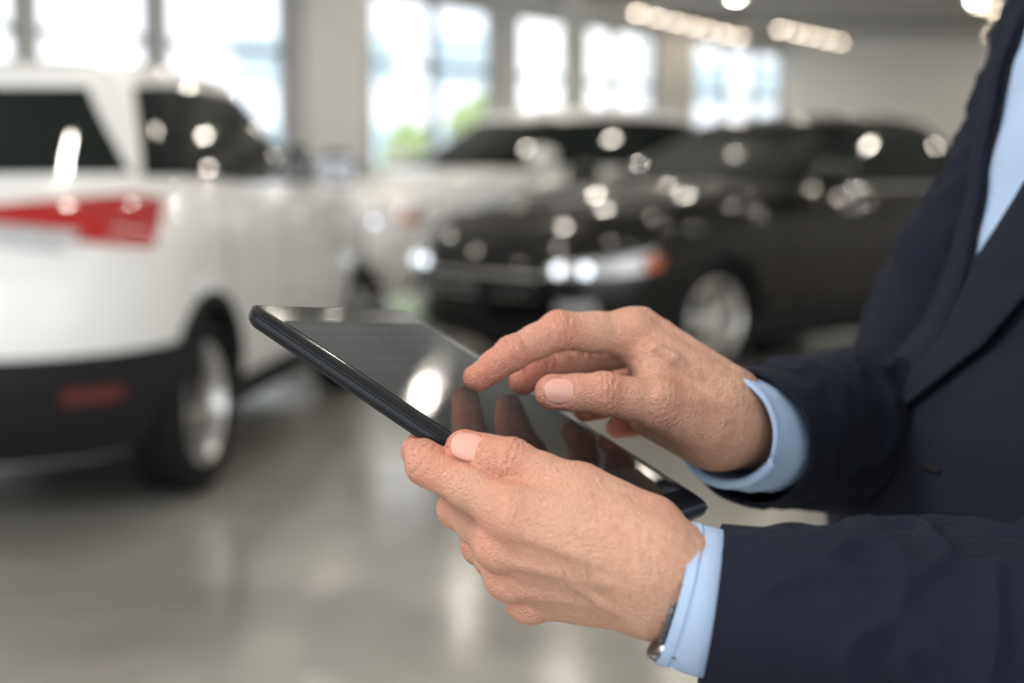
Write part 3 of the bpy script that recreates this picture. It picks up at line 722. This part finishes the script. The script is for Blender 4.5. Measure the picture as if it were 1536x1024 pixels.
tend.append((W(990,603,.836)+sd*.0130,W(1080,622,.862)+sd*.0197,.0024,.002))
nl2=mknail(thumbR[3][0],thumbR[2][0],thumbR[3][1],thumbR[2][1],CD(-.1,.15,-1),w=.0160,l=.0175,back=.0030)
nl3=mknail(idxR[3][0],idxR[2][0],idxR[3][1],idxR[2][1],CD(-.75,.65,.35),w=.011,l=.011,back=.003)
tn=[]
for ch in (thumbR,idxR,midR,rngR,litR):
    for k,(p,r_) in enumerate(ch):
        tn.append((p,.015 if k<3 else .014,.75 if k in(1,2) else(1.0 if k==3 else .6)))
V2,Q2,T2=hand(palm,[thumbR,idxR,midR,rngR,litR],[nl2,nl3],tend,tn)
def ctr(z):
    zs=[.0,.8,1.05,1.11,1.17,1.21,1.264,1.33,1.375,1.42,1.50,1.75]
    xs=[.40,.390,.390,.409,.457,.474,.488,.496,.501,.505,.510,.490]
    return Vector((float(np.interp(z,zs,xs)),.97,z))
elN=W(1780,1015,.68); shN=ctr(1.40)+LFT*.175; elF=W(1385,660,1.12); shF=ctr(1.40)-LFT*.175
shN.z=shF.z=1.385
g=Grid((-.02,.52,.03),(.85,1.4,1.86),.009)
B_=g.cone(ctr(1.0)+LFT*.05,ctr(1.0)-LFT*.05,.105,.105)
for a,b,r1,r2 in ((ctr(1.0),ctr(1.3),.105,.10),(ctr(1.3)+LFT*.09,ctr(1.3)-LFT*.09,.092,.092),(ctr(1.36)+LFT*.1,ctr(1.36)-LFT*.1,.07,.07),(ctr(1.4),ctr(1.56),.058,.055),
      (shN,elN,.045,.038),(elN,W(1100,900,.672),.036,.020),(shF,elF,.045,.038),(elF,W(1185,648,.935),.034,.022),
      (ctr(.95)+LFT*.09,ctr(.5)+LFT*.10,.085,.055),(ctr(.5)+LFT*.10,ctr(.1)+LFT*.10,.052,.038),(ctr(.95)-LFT*.09,ctr(.5)-LFT*.10,.085,.055),(ctr(.5)-LFT*.10,ctr(.1)-LFT*.10,.052,.038)):
    B_=smin(B_,g.cone(a,b,r1,r2),.02)
hc=ctr(1.69)+FWD*.03
B_=smin(B_,g.ell(hc,(.095,.078,.115)),.03)
B_=smin(B_,g.cone(hc+FWD*.045+Vector((0,0,-.075)),hc+FWD*.03+Vector((0,0,-.04)),.035,.05),.03)
B_=smin(B_,g.cone(hc+FWD*.098+Vector((0,0,.01)),hc+FWD*.115+Vector((0,0,-.025)),.008,.013),.012)
for s in(1,-1): B_=smin(B_,g.cone(hc+LFT*.078*s+Vector((0,0,.015)),hc+LFT*.08*s+Vector((0,0,-.025)),.014,.01),.008)
V3,Q3=nets(B_,g)
P_=np.concatenate([V1,V2,V3]); Q_=np.concatenate([Q1,Q2+len(V1),Q3+len(V1)+len(V2)]); T_=np.concatenate([T1,T2,np.full(len(V3),.2)])
body=kid(np_mesh('body',P_,Q_,M['skin'],None,T_))
for nl in (nl1,nl2,nl3): nailmesh(nl)
nrm=np.zeros(len(P_)*3,np.float32); body.data.vertices.foreach_get('normal',nrm); nrm=nrm.reshape(-1,3)
def hairs(center,radius,count,lo_,hi_,flow,facing):
    c=np.array(center); V=[];Fc=[]
    d=np.linalg.norm(P_[lo_:hi_]-c,axis=1); cand=np.nonzero(d<radius)[0]+lo_
    cand=cand[(nrm[cand]@np.array(facing))>.05]
    pick=np.random.choice(cand,min(count,len(cand)),replace=False)
    for k in pick:
        n=Vector(nrm[k]); p=Vector(P_[k]); L=random.uniform(.004,.0085); f=(flow-n*flow.dot(n)).normalized()+Vector((random.uniform(-.4,.4),random.uniform(-.4,.4),random.uniform(-.4,.4)))
        f=(f-n*f.dot(n)*.9).normalized(); s=f.cross(n).normalized()*.00006; b=len(V)
        pts=[p-n*.0002,p+n*.0009+f*L*.5,p+n*.0011+f*L]
        V+= [pts[0]-s,pts[0]+s,pts[1]-s*.8,pts[1]+s*.8,pts[2]]
        Fc+=[(b,b+1,b+3,b+2),(b+2,b+3,b+4)]
    return V,Fc
n1_,n2_=len(V1),len(V1)+len(V2)
hv,hf=hairs(W(970,850,.66),.045,330,0,n1_,(W(985,960,.68)-W(985,840,.665)).normalized(),CD(0,-.2,-1))
h2,hf2=hairs(W(1080,600,.85),.042,380,n1_,n2_,(W(1040,640,.86)-W(1100,560,.86)).normalized(),CD(0,.3,-1))
k=len(hv); ho=obj('arm_hair',hv+h2,hf+[tuple(i+k for i in q) for q in hf2],M['armhair'],kind='stuff'); kid(ho)
g=Grid((.2,.8,1.5),(.75,1.15,1.9),.009)
hB=np.maximum(g.ell(hc+Vector((.008,0,.012)),(.104,.086,.122)),-g.ell(hc+FWD*.09+Vector((0,0,-.06)),(.1,.1,.12)))
V4,Q4=nets(hB,g); kid(np_mesh('hair',V4,Q4,M['hair']))
def half(z):
    zs=[.75,.9,1.0,1.1,1.2,1.3,1.36,1.40,1.43,1.455,1.475]
    a=[.15,.148,.143,.14,.14,.138,.132,.12,.102,.082,.06]; b=[.215,.21,.20,.197,.20,.205,.205,.19,.155,.115,.075]
    return float(np.interp(z,zs,a)),float(np.interp(z,zs,b))
def S(t,z,off=0,fold=1):
    a,b=half(z); c=ctr(z); ct,st=math.cos(t),math.sin(t); n=2.25
    x=math.copysign(abs(ct)**(2/n),ct); y=math.copysign(abs(st)**(2/n),st)
    q=Vector((math.cos(t)*2.2,math.sin(t)*2.2,z*5)); f=noise.noise(q)*.005+noise.noise(Vector((t*5+z*9,z*3,2)))*.0025
    f+=.0035*(1-min(1,abs(noise.noise(Vector((t*2.2-z*8,z*5+t*1.5,7)))*5)))*min(1,max(0,(t-.35)*3))
    return c+FWD*(a+off+f)*x+LFT*(b+off+f)*y
rad=math.radians
def tnear(z): return rad(float(np.interp(z,[.75,.95,1.08,1.11,1.19,1.22,1.264,1.33,1.375,1.42,1.475],[10,-9,-12,-14,-17,-17,-8,4,12,19,30])))
def tfar(z): return rad(float(np.interp(z,[.75,.95,1.08,1.11,1.19,1.22,1.264,1.33,1.375,1.42,1.475],[-22,-14,-10,-14,-18,-21,-26,-29,-31,-34,-42])))
def tout(z): return rad(float(np.interp(z,[1.09,1.142,1.172,1.23,1.29,1.33,1.38,1.385,1.42,1.475],[-10,-3,1,8,18,27,38,36,38,52])))
V=[];Fc=[]; nz,nt=110,190
for i in range(nz+1):
    z=.77+(1.475-.77)*i/nz; a,b=tnear(z),2*math.pi+tfar(z)
    for j in range(nt+1): V.append(S(a+(b-a)*j/nt,z,.004 if j<nt*.5 else .0))
for i in range(nz):
    for j in range(nt): k=i*(nt+1)+j; Fc.append((k,k+1,k+nt+2,k+nt+1))
jk=obj('suit_jacket',V,Fc,M['suit'],smooth=True); fixn(jk); so=jk.modifiers.new('s','SOLIDIFY'); so.thickness=.003; so.offset=-1
kid(jk,'navy wool suit jacket')
def strip(name,fa,fb,z0,z1,mat_,offs,n1=70,n2=14,par=None,thick=.0025):
    V=[];Fc=[]
    for i in range(n1+1):
        z=z0+(z1-z0)*i/n1; a,b=fa(z),fb(z)
        for j in range(n2+1):
            u=j/n2; V.append(S(a+(b-a)*u,z,float(np.interp(u,[0,.15,.5,1],offs))))
    for i in range(n1):
        for j in range(n2): k=i*(n2+1)+j; Fc.append((k,k+1,k+n2+2,k+n2+1))
    o=obj(name,V,Fc,mat_,smooth=True); fixn(o); s=o.modifiers.new('s','SOLIDIFY'); s.thickness=thick; s.offset=0
    return kid(o,None,None)
strip('lapel',tnear,tout,1.09,1.47,M['suit'],[.004,.0090,.0115,.0130])
strip('lapel',lambda z:tfar(z),lambda z:tfar(z)-rad(26),1.11,1.47,M['suit'],[.003,.007,.006,.0045])
V=[];Fc=[]
for i in range(61):
    z=.95+(1.475-.95)*i/60
    for j in range(100): V.append(S(2*math.pi*j/100,z,-.0050))
for i in range(60):
    for j in range(100): Fc.append((i*100+j,i*100+(j+1)%100,(i+1)*100+(j+1)%100,(i+1)*100+j))
kid(obj('shirt',V,Fc,M['shirt'],smooth=True),'light blue cotton dress shirt')
cc=ctr(1.5); V=[];Fc=[]
for i in range(7):
    for j in range(48):
        a=2*math.pi*j/48+.2; r_=.064+.012*(1-i/6); V.append(cc+Vector((math.cos(a)*r_,math.sin(a)*r_,-.035+.04*i/6)))
for i in range(6):
    for j in range(47): k=i*48+j; Fc.append((k,k+1,k+49,k+48))
kid(obj('shirt_collar',V,Fc,M['shirt'],smooth=True))
def catmull(P,n):
    out=[]
    Q=[P[0]*2-P[1]]+P+[P[-1]*2-P[-2]]
    m=len(P)-1
    for i in range(n+1):
        s=m*i/n; k=min(int(s),m-1); t=s-k; a,b,c,d=Q[k:k+4]
        out.append(.5*((2*b)+(-a+c)*t+(2*a-5*b+4*c-d)*t*t+(-a+3*b-3*c+d)*t**3))
    return out
def tube(name,pts,mat_,nr=90,ns=72,fold=.004,seed=0,thick=.0025,ky=1.0,ffreq=1.0,tilt=0,lab=None,seam=None):
    P=[np.array([*p,r_]) for p,r_ in pts]; C=catmull(P,nr); V=[];Fc=[]; L=0
    for i,c in enumerate(C):
        a=Vector(C[max(0,i-1)][:3]); b=Vector(C[min(nr,i+1)][:3]); T=(b-a).normalized(); side=T.cross(Vector((0,0,1)))
        if i==0: ps=side.normalized()
        side=side.normalized() if side.length>.25 else ps
        if side.dot(ps)<0: side=-side
        ps=side; up=side.cross(T).normalized()
        if up.z<0 and i<nr*.6: up=-up
        if i: L+=(Vector(C[i][:3])-Vector(C[i-1][:3])).length
        amp=fold*min(1,.15+L/.08)
        dip=0
        if seam: dip=-.0007*math.exp(-((L-seam)/.0007)**2)+ (.0006 if L<seam else 0)
        for j in range(ns):
            ph=2*math.pi*j/ns; cx,sy=math.cos(ph),math.sin(ph)
            q=Vector((cx*1.1+L*7*ffreq,sy*1.1-L*4*ffreq,L*22*ffreq+seed))
            f=(noise.noise(q)*1.0+ 1.2*(1-min(1,abs(noise.noise(q*1.4+Vector((5,3,1)))*3.4))) -.4)*amp
            r_=c[3]+f+dip
            V.append(Vector(c[:3])+side*cx*r_*ky+up*sy*r_+T*tilt*sy*max(0,1-i/12))
    for i in range(nr):
        for j in range(ns): Fc.append((i*ns+j,i*ns+(j+1)%ns,(i+1)*ns+(j+1)%ns,(i+1)*ns+j))
    o=obj(name,V,Fc,mat_,smooth=True); fixn(o); s=o.modifiers.new('s','SOLIDIFY'); s.thickness=thick; s.offset=-1
    return kid(o,lab)
tube('jacket_sleeve',[(W(1066,906,.672),.0390),(W(1160,922,.669),.0430),(W(1300,944,.668),.0505),(W(1420,965,.668),.0590),(W(1560,990,.669),.068),(elN+Vector((.02,.01,.01)),.074),(elN+Vector((.06,.05,.12)),.076),(shN*.6+elN*.4+Vector((.03,0,0)),.076),(shN+Vector((.01,0,.02)),.065),(shN+Vector((-.03,.06,.035)),.05)],M['suit'],nr=240,ns=120,fold=.0050,seed=3,lab='navy jacket sleeve')
tube('jacket_sleeve',[(W(1118,657,.883),.0440),(W(1164,652,.925),.0470),(W(1235,647,.985),.0530),(W(1310,645,1.05),.0600),(elF,.066),(elF+Vector((.03,.03,.10)),.066),(shF*.6+elF*.4,.068),(shF+Vector((.0,0,.02)),.065),(shF+Vector((.0,-.06,.035)),.05)],M['suit'],nr=160,ns=100,fold=.0036,seed=9,tilt=-.012,lab='navy jacket sleeve')
tube('shirt_cuff',[(W(1010,888,.676),.0338),(W(1035,895,.6755),.0345),(W(1080,907,.674),.0350),(W(1150,920,.672),.034)],M['shirt'],nr=90,fold=.0010,seed=5,thick=.003,lab='light blue shirt cuff',seam=.0055)
tube('shirt_cuff',[(W(1090,643,.862),.0325),(W(1104,645,.873),.0342),(W(1134,650,.896),.0368),(W(1186,655,.935),.036)],M['shirt'],nr=90,fold=.0012,seed=6,thick=.003,tilt=-.009,lab='light blue shirt cuff',seam=.0055)
bc=S(rad(6.5),1.093,.0055); 
tx=(S(rad(12),1.093,.0055)-S(rad(1),1.093,.0055)).normalized(); up=Vector((0,0,1)); nn=tx.cross(up).normalized()
if nn.y>0: nn=-nn
V=[];Fc=[]
for i in range(48):
    a=2*math.pi*i/48; zig=.0003*(1 if i%2 else -1)
    for (rx,rz) in ((.0125+zig,.0020+zig),(.0095,.0004)): V.append(bc+tx*rx*math.cos(a)+up*rz*math.sin(a)+nn*.0020)
for i in range(48): k=2*i; m_=2*((i+1)%48); Fc.append((k,m_,m_+1,k+1))
bh=obj('buttonhole',V,Fc,M['thread']); so=bh.modifiers.new('s','SOLIDIFY'); so.thickness=.0016; kid(bh)
g=Grid((.15,.6,.04),(.7,1.35,1.08),.01)
tr=g.cone(ctr(.98)+LFT*.06,ctr(.98)-LFT*.06,.12,.12)
for s in(1,-1):
    tr=smin(tr,g.cone(ctr(.93)+LFT*.09*s,ctr(.5)+LFT*.10*s,.098,.078),.03); tr=np.minimum(tr,g.cone(ctr(.5)+LFT*.10*s,ctr(.13)+LFT*.10*s,.078,.062))
Va,Qa=nets(tr,g); kid(np_mesh('trousers',Va,Qa,M['suit']),'navy suit trousers')
for s in(1,-1):
    c=ctr(.05)+LFT*.10*s; g=Grid((c.x-.3,c.y-.2,-.01),(c.x+.2,c.y+.2,.2),.006)
    d=g.cone(c-FWD*.05,c+FWD*.15+Vector((0,0,-.012)),.048,.038); d=smin(d,g.cone(c,c+Vector((0,0,.07)),.045,.045),.03); d=np.maximum(d,.002-(g.Z+g.X*0+g.Y*0))
    Va,Qa=nets(d,g); kid(np_mesh('shoe',Va,Qa,M['shoe']),'dark brown leather shoe')
wt=empty('wristwatch',W(1022,893,.676),0,'steel wristwatch worn half under the shirt cuff','watch')
wt_inv=Matrix.Translation(-wt.location)
top=W(1047,818,.674); bot=W(1005,976,.676); wc=(top+bot)/2; e1_=(top-wc); rw=e1_.length; e1_=e1_.normalized(); e2_=CD(.04,0,1); e2_=(e2_-e1_*e2_.dot(e1_)).normalized(); e3_=e1_.cross(e2_)
V=[];Fc=[]
n=44
for i in range(n):
    a0=2*math.pi*(i+.03)/n; a1=2*math.pi*(i+.97)/n; b=len(V)
    for a in(a0,a1):
        for r_ in(rw-.0012,rw+.0012):
            for w_ in(-.0085,.0085): V.append(wc+(e1_*math.cos(a)+e2_*math.sin(a))*r_+e3_*w_)
    Fc+=[(b+q[0],b+q[1],b+q[2],b+q[3]) for q in ((0,1,3,2),(4,6,7,5),(0,4,5,1),(2,3,7,6),(0,2,6,4),(1,5,7,3))]
o=obj('watch_band',V,Fc,M['steel']); bv=o.modifiers.new('b','BEVEL'); bv.width=.0003; o.parent=wt; o.matrix_parent_inverse=wt_inv
ac=math.radians(200); dc=(e1_*math.cos(ac)+e2_*math.sin(ac)); pc=wc+dc*(rw+.0005); q1=(e2_*math.cos(ac)-e1_*math.sin(ac))
def disc(name,prof,m_):
    V=[];Fc=[];k=40
    for (h_,r_) in prof:
        for i in range(k): a=2*math.pi*i/k; V.append(pc+dc*h_+q1*r_*math.cos(a)+e3_*r_*.8*math.sin(a))
    for s in range(len(prof)-1):
        for i in range(k): Fc.append((s*k+i,s*k+(i+1)%k,(s+1)*k+(i+1)%k,(s+1)*k+i))
    o=obj(name,V,Fc,m_,smooth=True,sharp=30); o.parent=wt; o.matrix_parent_inverse=wt_inv
disc('watch_case',[(-.002,.0001),(-.002,.0135),(.0005,.0145),(.003,.0145),(.004,.0135),(.004,.012)],M['steel'])
disc('watch_face',[(.0037,.0122),(.0039,.0001)],M['watchface'])

# ------------------------------------------------------------------ lighting
w=bpy.data.worlds.new('world'); sc.world=w; w.use_nodes=True
bg=w.node_tree.nodes['Background']; bg.inputs['Color'].default_value=(.95,.98,1,1); bg.inputs['Strength'].default_value=1.8
def area(name,loc,target,size,energy,col=(1,1,1)):
    l=bpy.data.lights.new(name,'AREA'); l.shape='RECTANGLE'; l.size=size[0]; l.size_y=size[1]; l.energy=energy; l.color=col
    o=bpy.data.objects.new(name,l); COL.objects.link(o); o.location=loc; d=Vector(target)-Vector(loc); o.rotation_euler=d.to_track_quat('-Z','Y').to_euler()
    return o
area('key_light',(-1.7,.6,3.0),(.05,.75,1.1),(.9,.9),42,(1,.98,.95))
sl=bpy.data.lights.new('sun','SUN'); sl.energy=4; sl.angle=.02; so=bpy.data.objects.new('sun',sl); COL.objects.link(so)
so.rotation_euler=Vector((.15,.5,-.87)).to_track_quat('-Z','Y').to_euler()
